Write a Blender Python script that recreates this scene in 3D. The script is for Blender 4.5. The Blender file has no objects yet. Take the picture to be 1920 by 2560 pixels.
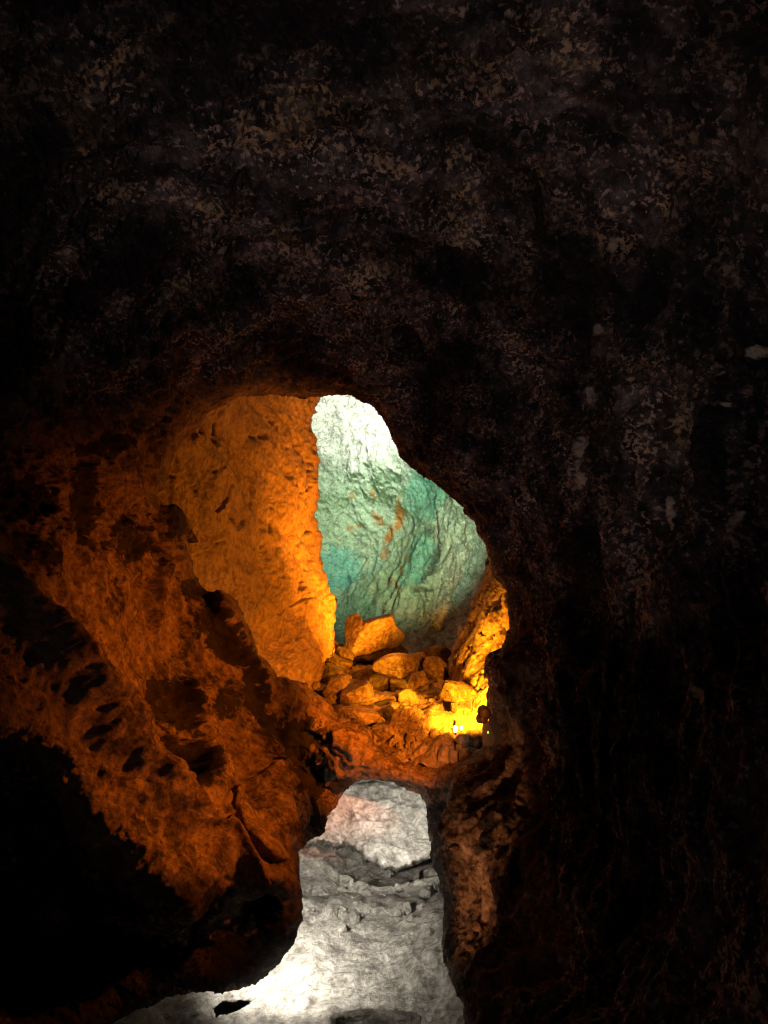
import bpy, bmesh, math, random
import numpy as np
from mathutils import Vector, Matrix

# ------------------------------------------------------------------ camera
S = bpy.context.scene
C = S.collection
FPX = 2560 * 26.0 / 36.0
PITCH = math.radians(10.0)
CAMZ = 1.6
cam_d = bpy.data.cameras.new('camera')
cam_d.sensor_fit = 'VERTICAL'
cam_d.sensor_height = 36.0
cam_d.lens = 26.0
cam_d.clip_start = 0.05
cam_d.clip_end = 200
cam = bpy.data.objects.new('camera', cam_d)
C.objects.link(cam)
cam.location = (0, 0, CAMZ)
cam.rotation_euler = (math.radians(90) + PITCH, 0, 0)
S.camera = cam

W = bpy.data.worlds.new('World')
S.world = W
W.use_nodes = True
W.node_tree.nodes['Background'].inputs[0].default_value = (0.9, 0.75, 0.7, 1)
W.node_tree.nodes['Background'].inputs[1].default_value = 0.03  # faint ambient fill with no source in the cave
S.view_settings.view_transform = 'Standard'
S.view_settings.look = 'None'
S.view_settings.exposure = 0
S.view_settings.gamma = 1
S.cycles.max_bounces = 4
S.cycles.diffuse_bounces = 3
S.cycles.use_denoising = True
S.cycles.sample_clamp_indirect = 2.0
S.cycles.filter_width = 1.1
S.cycles.caustics_reflective = False
S.cycles.caustics_refractive = False

sp, cp = math.sin(PITCH), math.cos(PITCH)


def P(u, v, z):
    """photo pixel (1920x2560) and depth in metres -> a point of the place"""
    x = (u - 960.0) / FPX * z
    y = -(v - 1280.0) / FPX * z
    return np.stack([x + 0 * y, z * cp - y * sp, CAMZ + z * sp + y * cp], -1)


def PV(u, v, z):
    return Vector([float(t) for t in P(np.float64(u), np.float64(v), np.float64(z))])


def spot(name, loc, target, power, color, angle=90, blend=0.6, radius=0.06):
    l = bpy.data.lights.new(name, 'SPOT')
    l.energy = power
    l.color = color
    l.spot_size = math.radians(angle)
    l.spot_blend = blend
    l.shadow_soft_size = radius
    o = bpy.data.objects.new(name, l)
    C.objects.link(o)
    o.location = loc
    o.rotation_euler = (Vector(target) - Vector(loc)).to_track_quat('-Z', 'Y').to_euler()
    return o


ORANGE = (1.0, 0.235, 0.006)
DEEP = (1.0, 0.20, 0.008)
AMBER = (1.0, 0.31, 0.008)
WARMW = (1.0, 0.93, 0.80)
COOLW = (0.97, 1.0, 0.88)
GREEN = (0.58, 1.0, 0.62)

# orange spots: corner one at the visible floodlight, the others unseen, without fixtures
spot('gallery_flood', PV(1280, 1565, 9.75), PV(740, 1480, 11.6), 500, ORANGE, 150, 0.7, 0.04)
spot('wall_flood', PV(1120, 1575, 13.0), PV(800, 1430, 14.0), 2300, ORANGE, 108, 1.0, 0.08)
spot('amber_fill', PV(1070, 1720, 10.6), PV(1230, 1530, 11.4), 620, AMBER, 70, 1.0, 0.06)  # added to brighten the amber wall, no fixture stands here
spot('corner_flood', PV(1192, 1770, 8.5), PV(1145, 1756, 10.0), 2700, AMBER, 58, 0.9, 0.04)
spot('foreground_flood', PV(1330, 1640, 5.7), PV(540, 1760, 6.3), 660, DEEP, 84, 1.0, 0.10)
spot('ledge_fill', PV(1330, 1800, 5.6), PV(985, 1795, 8.3), 2100, DEEP, 40, 1.0, 0.10)  # added to brighten the ledge, hangs without a fixture
# gallery back wall: white from above, green from behind the right lip
spot('high_white_flood', PV(880, 880, 18.0), PV(840, 1060, 23.0), 3500, COOLW, 110, 1.0, 0.4)
spot('green_flood', PV(1235, 1325, 11.5), PV(930, 1290, 22.0), 5200, GREEN, 46, 1.0, 0.2)
# lower passage: unseen white spots without fixtures, and added fills
spot('lower_white_flood', PV(700, 2225, 6.95), PV(870, 2420, 7.4), 640, WARMW, 150, 1.0, 0.15)
spot('pillar_fill', PV(780, 2760, 4.6), PV(1215, 2080, 7.0), 290, (1.0, 0.40, 0.15), 32, 1.0, 0.1)  # orange fill added for the pillar, unseen below the view
spot('low_side_fill', PV(740, 2760, 4.9), PV(760, 2520, 6.8), 80, WARMW, 70, 1.0, 0.15)  # white fill added for the near floor, unseen below the view
spot('slab_white_flood', PV(1010, 2010, 9.25), PV(940, 2090, 10.3), 90, WARMW, 120, 1.0, 0.05)  # unseen, hangs in open air with no fixture
# weak fill added to lift the ceiling, no such lamp is seen
spot('ceiling_fill', (-1.3, 0.6, 0.5), PV(1120, 640, 5.4), 175, (1.0, 0.80, 0.76), 66, 1.0, 0.15)

# ------------------------------------------------------------------ noise


def _hash(ix, iy, iz, seed):
    h = (ix.astype(np.int64) * 374761393 + iy.astype(np.int64) * 668265263
         + iz.astype(np.int64) * 2147483647 + seed * 1274126177) & 0xffffffff
    h = ((h ^ (h >> 13)) * 1274126177) & 0xffffffff
    h = ((h ^ (h >> 16)) * 2246822519) & 0xffffffff
    return (h ^ (h >> 15)) & 0xffffffff


_g = np.random.RandomState(3).normal(size=(256, 3))
_g /= np.linalg.norm(_g, axis=1)[:, None]


def perlin(p, seed=0):
    p = np.asarray(p, dtype=np.float64)
    i = np.floor(p).astype(np.int64)
    f = p - i
    w = f * f * f * (f * (f * 6 - 15) + 10)
    out = 0
    for dx in (0, 1):
        wx = w[..., 0] if dx else 1 - w[..., 0]
        for dy in (0, 1):
            wy = w[..., 1] if dy else 1 - w[..., 1]
            for dz in (0, 1):
                wz = w[..., 2] if dz else 1 - w[..., 2]
                g = _g[_hash(i[..., 0] + dx, i[..., 1] + dy, i[..., 2] + dz, seed) & 255]
                d = g[..., 0] * (f[..., 0] - dx) + g[..., 1] * (f[..., 1] - dy) + g[..., 2] * (f[..., 2] - dz)
                out = out + wx * wy * wz * d
    return out * 1.6


def fbm(p, oct=4, seed=0, gain=0.5, lac=2.03):
    a, s, t = 1.0, 0, 0
    for k in range(oct):
        s = s + a * perlin(p * lac ** k, seed + k * 17)
        t += a
        a *= gain
    return s / t


def ridged(p, oct=4, seed=0, gain=0.55, lac=2.07):
    a, s, t = 1.0, 0, 0
    for k in range(oct):
        n = 1 - np.abs(perlin(p * lac ** k, seed + k * 31)) * 2
        s = s + a * n
        t += a
        a *= gain
    return s / t


def sst(a, b, x):
    t = np.clip((x - a) / (b - a), 0, 1)
    return t * t * (3 - 2 * t)


# ------------------------------------------------------------------ 2-D helpers


def sdf_poly(u, v, poly):
    """signed distance in pixels, negative inside"""
    p = np.array(poly, float)
    q = np.roll(p, -1, 0)
    best = np.full(u.shape, 1e18)
    inside = np.zeros(u.shape, bool)
    for (ax, ay), (bx, by) in zip(p, q):
        ex, ey = bx - ax, by - ay
        wx, wy = u - ax, v - ay
        t = np.clip((wx * ex + wy * ey) / (ex * ex + ey * ey + 1e-9), 0, 1)
        d = (wx - ex * t) ** 2 + (wy - ey * t) ** 2
        best = np.minimum(best, d)
        c = ((ay > v) != (by > v)) & (u < (bx - ax) * (v - ay) / (by - ay + 1e-12) + ax)
        inside ^= c
    d = np.sqrt(best)
    return np.where(inside, -d, d)


class Depth:
    """linear radial basis through (u, v, metres), interpolating 1/z"""

    def __init__(self, pts):
        a = np.array(pts, float)
        self.c = a[:, :2] / 1000.0
        f = 1.0 / a[:, 2]
        n = len(a)
        r = np.sqrt(((self.c[:, None] - self.c[None]) ** 2).sum(-1) + 0.004)
        A = np.zeros((n + 3, n + 3))
        A[:n, :n] = r
        A[:n, n] = 1
        A[:n, n + 1:] = self.c
        A[n, :n] = 1
        A[n + 1:, :n] = self.c.T
        b = np.zeros(n + 3)
        b[:n] = f
        self.w = np.linalg.solve(A, b)

    def __call__(self, u, v):
        uu, vv = u / 1000.0, v / 1000.0
        n = len(self.c)
        s = self.w[n] + self.w[n + 1] * uu + self.w[n + 2] * vv
        for k in range(n):
            s = s + self.w[k] * np.sqrt((uu - self.c[k, 0]) ** 2 + (vv - self.c[k, 1]) ** 2 + 0.004)
        return 1.0 / np.clip(s, 0.02, 1.2)


def mesh_from(name, V, F, mat, attrs=None, smooth=True):
    me = bpy.data.meshes.new(name)
    F = np.asarray(F, dtype=np.int32)
    k = F.shape[1]
    me.vertices.add(len(V))
    me.vertices.foreach_set('co', np.asarray(V, dtype=np.float32).ravel())
    me.loops.add(F.size)
    me.loops.foreach_set('vertex_index', F.ravel())
    me.polygons.add(len(F))
    me.polygons.foreach_set('loop_start', np.arange(0, F.size, k, dtype=np.int32))
    me.polygons.foreach_set('loop_total', np.full(len(F), k, dtype=np.int32))
    me.polygons.foreach_set('use_smooth', np.full(len(F), smooth, dtype=bool))
    me.update(calc_edges=True)
    for an, arr in (attrs or {}).items():
        a = me.attributes.new(an, 'FLOAT', 'POINT')
        a.data.foreach_set('value', np.asarray(arr, dtype=np.float32))
    me.materials.append(mat)
    o = bpy.data.objects.new(name, me)
    C.objects.link(o)
    return o


def axis_(lo, hi, step, olo, ohi, big):
    mid = np.arange(lo, hi + step, step, dtype=float)

    def out(a, b):
        n = max(1, int(abs(b - a) / big))
        s = np.linspace(0, 1, n + 1)[1:] ** 1.6
        return a + (b - a) * s
    L = out(lo, olo)[::-1] if olo < lo else np.array([])
    R = out(mid[-1], ohi) if ohi > hi else np.array([])
    return np.concatenate([L, mid, R])


def layer(regions, us, vs, depth, disp, hole=None, wrap=1.6, out_px=60, attrs=None, rings=9, wrap_low=None, curl=0.35, curl_px=26):
    """rock surface on a grid; hole(u,v) < 0 is open air, the rim curls back round a real thickness.
    regions: list of (name, label, material, classifier or None)"""
    U, V = np.meshgrid(us, vs)
    nv, nu = U.shape
    if hole is not None:
        h = hole(U, V)
        gy, gx = np.gradient(h)
        du = np.gradient(U, axis=1)
        dv = np.gradient(V, axis=0)
        gx, gy = gx / du, gy / dv
        gl = np.sqrt(gx * gx + gy * gy) + 1e-6
        gx, gy = gx / gl, gy / gl
        cell = 0.75 * np.minimum(du, dv)
        snap = np.abs(h) < cell
        hl = h / np.maximum(gl, 0.5)
        U = np.where(snap, U - gx * hl, U)
        V = np.where(snap, V - gy * hl, V)
        keep_v = (h > 0) | snap
        hd = np.where(snap, 0, np.maximum(h, 0))
    else:
        keep_v = np.ones_like(U, bool)
        hd = np.full(U.shape, 1e4)
        gx = gy = np.zeros_like(U)
    Z = depth(U, V)
    Z = Z + curl * np.exp(-hd / curl_px) ** 1.5
    pos = P(U, V, Z)
    tu = np.gradient(pos, axis=1)
    tv = np.gradient(pos, axis=0)
    N = np.cross(tv, tu)
    N /= (np.linalg.norm(N, axis=-1)[..., None] + 1e-12)
    camp = np.array([0, 0, CAMZ])
    flip = ((camp - pos) * N).sum(-1) < 0
    N[flip] *= -1
    # soften normals so displaced spurs do not shear apart
    view = (camp - pos)
    view /= np.linalg.norm(view, axis=-1)[..., None]
    ND = N * 0.65 + view * 0.35
    ND /= np.linalg.norm(ND, axis=-1)[..., None]
    d = disp(pos, U, V, hd)
    pos = pos + ND * d[..., None]
    idx = -np.ones((nv, nu), np.int64)
    idx[keep_v] = np.arange(keep_v.sum())
    verts = pos[keep_v]
    av = {k: f(U, V, pos)[keep_v] for k, f in (attrs or {}).items()}
    a, b, c, e = idx[:-1, :-1], idx[:-1, 1:], idx[1:, 1:], idx[1:, :-1]
    ok = (a >= 0) & (b >= 0) & (c >= 0) & (e >= 0)
    if hole is not None:
        m = np.stack([h[:-1, :-1], h[:-1, 1:], h[1:, 1:], h[1:, :-1]]).max(0)
        ok &= m > 0.3 * cell[:-1, :-1]
    F = np.stack([a, e, c, b], -1)
    Fc = F[ok]
    cu = ((U[:-1, :-1] + U[1:, 1:]) / 2)[ok]
    cv = ((V[:-1, :-1] + V[1:, 1:]) / 2)[ok]
    wrap_low = wrap_low or wrap
    if hole is not None:
        # boundary edges around the opening
        E = np.concatenate([Fc[:, [0, 1]], Fc[:, [1, 2]], Fc[:, [2, 3]], Fc[:, [3, 0]]])
        fid = np.tile(np.arange(len(Fc)), 4)
        key = np.minimum(E[:, 0], E[:, 1]) * 10 ** 8 + np.maximum(E[:, 0], E[:, 1])
        _, inv, cnt = np.unique(key, return_inverse=True, return_counts=True)
        bd = cnt[inv] == 1
        flat_h = h[keep_v]
        near = (flat_h[E[:, 0]] < 14) & (flat_h[E[:, 1]] < 14)
        iu, iv = U[keep_v], V[keep_v]
        edgebox = (iu[E[:, 0]] <= us[0] + 1) | (iu[E[:, 0]] >= us[-1] - 1) | (iv[E[:, 0]] <= vs[0] + 1) | (iv[E[:, 0]] >= vs[-1] - 1)
        Eb = E[bd & near & ~edgebox]
        fb = fid[bd & near & ~edgebox]
        bv = np.unique(Eb)
        m_ = np.full(len(verts), -1, np.int64)
        m_[bv] = np.arange(len(bv))
        gxf, gyf = gx[keep_v][bv], gy[keep_v][bv]
        base = verts[bv]
        zz = Z[keep_v][bv]
        x_dir = np.array([1.0, 0, 0])
        y_dir = np.array([0, -sp, cp])
        f_dir = np.array([0, cp, sp])
        outw = gxf[:, None] * x_dir - gyf[:, None] * y_dir
        prev = bv
        newF, newCu, newCv = [], [], []
        for r in range(1, rings + 1):
            t = r / rings
            wl = np.where(V[keep_v][bv] > 1925, wrap_low, wrap)
            push = wl * (t ** 1.2)
            side = np.where(V[keep_v][bv] > 1925, 0.6, 1.0) * out_px / FPX * zz * (t ** 2.0) * 1.0
            q = base + f_dir * push[:, None] + outw * side[:, None]
            q = q + (0.10 * wl * fbm(q * 2.2, 3, 91) * t)[:, None] * outw
            # keep to the outside of the line of sight
            cur = np.arange(len(bv)) + len(verts)
            verts = np.concatenate([verts, q])
            for k in av:
                av[k] = np.concatenate([av[k], av[k][bv]])
            i0, i1 = m_[Eb[:, 0]], m_[Eb[:, 1]]
            pr = prev
            newF.append(np.stack([pr[i1], pr[i0], cur[i0], cur[i1]], -1))
            newCu.append(cu[fb])
            newCv.append(cv[fb])
            prev = cur
        Fc = np.concatenate([Fc] + newF)
        cu = np.concatenate([cu] + newCu)
        cv = np.concatenate([cv] + newCv)
    left = np.ones(len(Fc), bool)
    res = []
    for name, label, mat, cls in regions:
        sel = left if cls is None else (left & cls(cu, cv))
        left = left & ~sel
        if not sel.any():
            continue
        f = Fc[sel]
        used, inv = np.unique(f, return_inverse=True)
        o = mesh_from(name, verts[used], inv.reshape(f.shape), mat, {k: x[used] for k, x in av.items()})
        o['kind'] = 'structure'
        if label:
            o['label'] = label
        res.append(o)
    return res


# ------------------------------------------------------------------ materials


def nodes(name):
    m = bpy.data.materials.new(name)
    m.use_nodes = True
    nt = m.node_tree
    return m, nt, nt.nodes['Principled BSDF']


def N(nt, t, **kw):
    n = nt.nodes.new(t)
    for k, v in kw.items():
        if k.startswith('i_'):
            n.inputs[k[2:].replace('_', ' ')].default_value = v
        else:
            setattr(n, k, v)
    return n


def ramp(nt, fac, stops):
    r = nt.nodes.new('ShaderNodeValToRGB')
    e = r.color_ramp.elements
    while len(e) < len(stops):
        e.new(0.5)
    for el, (p, c) in zip(e, stops):
        el.position = p
        el.color = (c[0], c[1], c[2], 1) if len(c) == 3 else c
    nt.links.new(fac, r.inputs[0])
    return r.outputs[0]


def mixc(nt, fac, a, b, mode='MIX'):
    m = nt.nodes.new('ShaderNodeMix')
    m.data_type = 'RGBA'
    m.blend_type = mode
    for sock, val in ((m.inputs[0], fac), (m.inputs[6], a), (m.inputs[7], b)):
        if hasattr(val, 'is_output'):
            nt.links.new(val, sock)
        elif isinstance(val, (int, float)):
            sock.default_value = val
        else:
            sock.default_value = (val[0], val[1], val[2], 1)
    return m.outputs[2]


def g(v):
    return (v, v, v)


def rock(name, c_dark, c_mid, c_light, scale=1.0, bump=0.6, bdist=0.03, fleck=0.0, fleck_col=(0.5, 0.45, 0.4),
         warp=0.6, crack=0.0, stretch=None, rough=0.9, contrast=(0.35, 0.62), spec=0.3, extra=None, into=None):
    if into:
        m, nt = None, into
        bs = N(nt, 'ShaderNodeBsdfPrincipled')
    else:
        m, nt, bs = nodes(name)
    L = nt.links.new
    tc = N(nt, 'ShaderNodeTexCoord').outputs['Object']
    if stretch:
        cb = N(nt, 'ShaderNodeCombineXYZ')
        for k in range(3):
            dp = N(nt, 'ShaderNodeVectorMath', operation='DOT_PRODUCT')
            L(tc, dp.inputs[0])
            dp.inputs[1].default_value = tuple(float(t) * stretch[1][k] for t in stretch[0][k])
            L(dp.outputs['Value'], cb.inputs[k])
        tc = cb.outputs[0]
    # warp
    wn = N(nt, 'ShaderNodeTexNoise', i_Scale=1.7 * scale, i_Detail=3.0)
    L(tc, wn.inputs['Vector'])
    sub = N(nt, 'ShaderNodeVectorMath', operation='SUBTRACT')
    L(wn.outputs['Color'], sub.inputs[0])
    sub.inputs[1].default_value = (.5, .5, .5)
    sc = N(nt, 'ShaderNodeVectorMath', operation='SCALE')
    L(sub.outputs[0], sc.inputs[0])
    sc.inputs['Scale'].default_value = warp / scale
    add = N(nt, 'ShaderNodeVectorMath', operation='ADD')
    L(tc, add.inputs[0])
    L(sc.outputs[0], add.inputs[1])
    wv = add.outputs[0]
    n1 = N(nt, 'ShaderNodeTexNoise', i_Scale=2.2 * scale, i_Detail=9.0, i_Roughness=0.66)
    L(wv, n1.inputs['Vector'])
    n2 = N(nt, 'ShaderNodeTexNoise', i_Scale=9.0 * scale, i_Detail=8.0, i_Roughness=0.7)
    L(wv, n2.inputs['Vector'])
    col = ramp(nt, n1.outputs[0], [(contrast[0], c_dark), (0.5, c_mid), (contrast[1], c_light)])
    col2 = ramp(nt, n2.outputs[0], [(0.38, g(0.45)), (0.5, g(0.9)), (0.66, g(1.35))])
    col = mixc(nt, 0.75, col, col2, 'MULTIPLY')
    if fleck > 0:
        vo = N(nt, 'ShaderNodeTexNoise', i_Scale=11.0 * scale, i_Detail=3.0, i_Roughness=0.6)
        L(tc, vo.inputs['Vector'])
        clump = N(nt, 'ShaderNodeTexNoise', i_Scale=1.0 * scale, i_Detail=5.0, i_Roughness=0.6)
        L(tc, clump.inputs['Vector'])
        mul = N(nt, 'ShaderNodeMath', operation='MULTIPLY_ADD')
        L(clump.outputs[0], mul.inputs[0])
        mul.inputs[1].default_value = 0.5
        L(vo.outputs[0], mul.inputs[2])
        f = ramp(nt, mul.outputs[0], [(0.89 - fleck * 0.15, g(0)), (0.97 - fleck * 0.15, g(1))])
        hue = ramp(nt, clump.outputs[0], [(0.4, (fleck_col[0] * 0.9, fleck_col[1] * 0.85, fleck_col[2])), (0.6, (fleck_col[0], fleck_col[1] * 0.9, fleck_col[2] * 0.65))])
        col = mixc(nt, f, col, hue)
    if extra:
        col = extra(nt, col, wv)
    L(col, bs.inputs['Base Color'])
    bs.inputs['Roughness'].default_value = rough
    bs.inputs['Specular IOR Level'].default_value = spec
    # bump: two noises and an optional crack net
    hh = N(nt, 'ShaderNodeMath', operation='MULTIPLY_ADD')
    L(n2.outputs[0], hh.inputs[0])
    hh.inputs[1].default_value = 0.5
    L(n1.outputs[0], hh.inputs[2])
    h = hh.outputs[0]
    n3 = N(nt, 'ShaderNodeTexNoise', i_Scale=34.0 * scale, i_Detail=4.0, i_Roughness=0.65)
    L(wv, n3.inputs['Vector'])
    h3 = N(nt, 'ShaderNodeMath', operation='MULTIPLY_ADD')
    L(n3.outputs[0], h3.inputs[0])
    h3.inputs[1].default_value = 0.32
    L(h, h3.inputs[2])
    h = h3.outputs[0]
    if crack > 0:
        vc = N(nt, 'ShaderNodeTexVoronoi', feature='DISTANCE_TO_EDGE', i_Scale=1.6 * scale)
        L(wv, vc.inputs['Vector'])
        cr = ramp(nt, vc.outputs[0], [(0.0, g(0)), (0.035, g(1))])
        hc = N(nt, 'ShaderNodeMath', operation='MULTIPLY_ADD')
        L(cr, hc.inputs[0])
        hc.inputs[1].default_value = crack
        L(h, hc.inputs[2])
        h = hc.outputs[0]
    bp = N(nt, 'ShaderNodeBump')
    bp.inputs['Strength'].default_value = bump
    bp.inputs['Distance'].default_value = bdist
    L(h, bp.inputs['Height'])
    L(bp.outputs[0], bs.inputs['Normal'])
    return m or bs


M = {}


def shade_extra(nt, col, wv):
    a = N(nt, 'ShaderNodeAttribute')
    a.attribute_name = 'painted_shade'
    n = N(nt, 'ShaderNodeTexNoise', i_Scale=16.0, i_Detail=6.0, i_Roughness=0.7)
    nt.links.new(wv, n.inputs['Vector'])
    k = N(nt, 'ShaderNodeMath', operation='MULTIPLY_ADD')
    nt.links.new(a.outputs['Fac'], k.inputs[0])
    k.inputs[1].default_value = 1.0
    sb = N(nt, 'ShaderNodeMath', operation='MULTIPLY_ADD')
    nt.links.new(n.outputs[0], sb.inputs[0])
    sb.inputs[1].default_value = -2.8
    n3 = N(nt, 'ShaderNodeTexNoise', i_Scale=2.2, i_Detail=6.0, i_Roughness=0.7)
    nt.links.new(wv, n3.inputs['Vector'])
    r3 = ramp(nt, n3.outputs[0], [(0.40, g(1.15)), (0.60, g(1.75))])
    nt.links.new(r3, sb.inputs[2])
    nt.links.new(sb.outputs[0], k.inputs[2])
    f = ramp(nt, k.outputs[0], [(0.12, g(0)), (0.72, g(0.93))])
    return mixc(nt, f, col, (0.009, 0.008, 0.008))  # black lava mottling, plus shade painted into the albedo by the mask


def ceiling_extra(nt, col, wv):
    L = nt.links.new
    big = N(nt, 'ShaderNodeTexNoise', i_Scale=1.0, i_Detail=6.0, i_Roughness=0.7)
    L(wv, big.inputs['Vector'])
    k = ramp(nt, big.outputs[0], [(0.42, g(0.08)), (0.50, g(0.55)), (0.60, g(1.5))])
    col = mixc(nt, 1.0, col, k, 'MULTIPLY')
    # purplish and yellow-brown mineral patches
    n = N(nt, 'ShaderNodeTexNoise', i_Scale=1.4, i_Detail=3.0, i_Roughness=0.6)
    L(wv, n.inputs['Vector'])
    tint = ramp(nt, n.outputs[0], [(0.40, (1.0, 0.92, 0.97)), (0.54, (1, 0.95, 0.93)), (0.66, (1.08, 0.94, 0.70))])
    a = N(nt, 'ShaderNodeAttribute')
    a.attribute_name = 'pale'
    col = mixc(nt, 1.0, col, tint, 'MULTIPLY')
    col = mixc(nt, a.outputs['Fac'], col, (0.62, 0.52, 0.42))
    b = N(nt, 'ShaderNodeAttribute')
    b.attribute_name = 'painted_shade'
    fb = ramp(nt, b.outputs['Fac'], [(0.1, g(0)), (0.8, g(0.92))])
    return mixc(nt, fb, col, (0.009, 0.008, 0.008))  # same painted shade blackens the dark lava


def shell_material():
    m, nt, b0 = nodes('shell_lava')
    nt.nodes.remove(b0)
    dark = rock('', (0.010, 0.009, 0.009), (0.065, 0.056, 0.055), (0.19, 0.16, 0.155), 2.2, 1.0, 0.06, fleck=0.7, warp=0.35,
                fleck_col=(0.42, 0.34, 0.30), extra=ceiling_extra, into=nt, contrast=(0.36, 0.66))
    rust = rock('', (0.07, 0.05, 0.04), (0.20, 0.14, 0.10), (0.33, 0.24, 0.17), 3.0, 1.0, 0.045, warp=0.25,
                stretch=(((0.33, 0.62, -0.71), (0.10, 0.73, 0.68), (0.94, -0.29, 0.17)), (0.8, 1.2, 1.0)), contrast=(0.36, 0.64), extra=shade_extra, into=nt)
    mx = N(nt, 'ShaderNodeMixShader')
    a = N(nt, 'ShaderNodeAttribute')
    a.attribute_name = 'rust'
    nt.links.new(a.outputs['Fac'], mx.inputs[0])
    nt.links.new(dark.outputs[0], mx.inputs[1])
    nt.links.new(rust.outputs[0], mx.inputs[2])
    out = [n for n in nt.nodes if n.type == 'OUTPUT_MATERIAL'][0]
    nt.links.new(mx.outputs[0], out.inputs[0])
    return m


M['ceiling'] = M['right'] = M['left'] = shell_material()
M['smooth'] = rock('smooth_lava', (0.30, 0.24, 0.18), (0.38, 0.31, 0.23), (0.43, 0.36, 0.27), 1.3, 1.0, 0.07, crack=0.12,
                   stretch=(((0.5, 0, 0.87), (0.87, 0, -0.5), (0, 1, 0)), (0.8, 1.4, 1.0)), contrast=(0.3, 0.7))
M['amber'] = rock('pitted_lava', (0.13, 0.10, 0.07), (0.34, 0.28, 0.2), (0.44, 0.38, 0.28), 2.4, 1.0, 0.07, contrast=(0.35, 0.65))
M['boulder'] = rock('boulder_lava', (0.15, 0.12, 0.09), (0.29, 0.24, 0.18), (0.38, 0.32, 0.25), 1.6, 1.0, 0.05, crack=0.2)
M['brown_shaded_boulder'] = rock('brown_shaded_boulder_lava', (0.05, 0.045, 0.03), (0.10, 0.085, 0.055), (0.17, 0.14, 0.10), 1.6, 1.0, 0.05, crack=0.2)  # darker copy of the boulder rock: brown stones, and shade put into the colour
M['pale'] = rock('pale_lava', (0.24, 0.22, 0.20), (0.50, 0.475, 0.43), (0.68, 0.65, 0.60), 2.2, 1.0, 0.06, warp=0.35)


def green_extra(nt, col, wv):
    L = nt.links.new

    def at(n):
        a = N(nt, 'ShaderNodeAttribute')
        a.attribute_name = n
        return a.outputs['Fac']
    col = mixc(nt, at('green'), col, (0.23, 0.36, 0.21), 'MIX')
    col = mixc(nt, at('teal'), col, (0.11, 0.36, 0.30), 'MIX')
    # swirled mineral veins
    n = N(nt, 'ShaderNodeTexNoise', i_Scale=2.6, i_Detail=8.0, i_Roughness=0.68, i_Distortion=2.2)
    L(wv, n.inputs['Vector'])
    v = ramp(nt, n.outputs[0], [(0.38, g(0.35)), (0.46, g(0.8)), (0.49, g(1.8)), (0.52, g(0.75)), (0.56, g(1.3)), (0.62, g(0.5))])
    col = mixc(nt, 0.8, col, v, 'MULTIPLY')
    n = N(nt, 'ShaderNodeTexNoise', i_Scale=3.6, i_Detail=6.0, i_Roughness=0.62, i_Distortion=2.2)
    L(wv, n.inputs['Vector'])
    v = ramp(nt, n.outputs[0], [(0.44, g(0)), (0.465, g(0.8)), (0.49, g(0.0)), (0.55, g(0.0)), (0.57, g(0.75)), (0.59, g(0))])
    col = mixc(nt, v, col, (0.66, 0.70, 0.58), 'MIX')
    oc = N(nt, 'ShaderNodeTexNoise', i_Scale=5.0, i_Detail=6.0, i_Roughness=0.7)
    L(wv, oc.inputs['Vector'])
    om = N(nt, 'ShaderNodeMath', operation='MULTIPLY')
    L(ramp(nt, oc.outputs[0], [(0.38, g(0.1)), (0.47, g(1))]), om.inputs[0])
    L(at('ochre'), om.inputs[1])
    col = mixc(nt, om.outputs[0], col, (0.42, 0.17, 0.04), 'MIX')
    col = mixc(nt, at('dark'), col, (0.04, 0.045, 0.04), 'MIX')
    return col


M['green'] = rock('green_mineral_rock', (0.24, 0.25, 0.21), (0.42, 0.43, 0.37), (0.58, 0.58, 0.52), 2.0, 1.0, 0.10, warp=0.9, extra=green_extra)


def plain(name, col, rough=0.5, metal=0.0, emit=None, es=0.0):
    m, nt, bs = nodes(name)
    n = N(nt, 'ShaderNodeTexNoise', i_Scale=30.0, i_Detail=4.0)
    c = ramp(nt, n.outputs[0], [(0.3, tuple(x * 0.75 for x in col)), (0.7, tuple(min(1, x * 1.2) for x in col))])
    nt.links.new(c, bs.inputs['Base Color'])
    bs.inputs['Roughness'].default_value = rough
    bs.inputs['Metallic'].default_value = metal
    if emit:
        bs.inputs['Emission Color'].default_value = (*emit, 1)
        bs.inputs['Emission Strength'].default_value = es
    return m


M['black'] = plain('black_enamel', (0.03, 0.027, 0.024), 0.6)
M['grey'] = plain('grey_steel', (0.08, 0.07, 0.055), 0.6, 0.2)
M['brown'] = plain('brown_enamel', (0.035, 0.024, 0.016), 0.6)
M['glass'] = plain('lit_amber_lens', (0.8, 0.6, 0.3), 0.3, 0, (1.0, 0.45, 0.05), 4.0)
M['bulb'] = plain('lit_white_glass', (0.9, 0.9, 0.85), 0.3, 0, (1.0, 0.95, 0.75), 9.0)
M['led'] = plain('green_led', (0.1, 0.5, 0.1), 0.3, 0, (0.35, 1.0, 0.05), 1.6)

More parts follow.
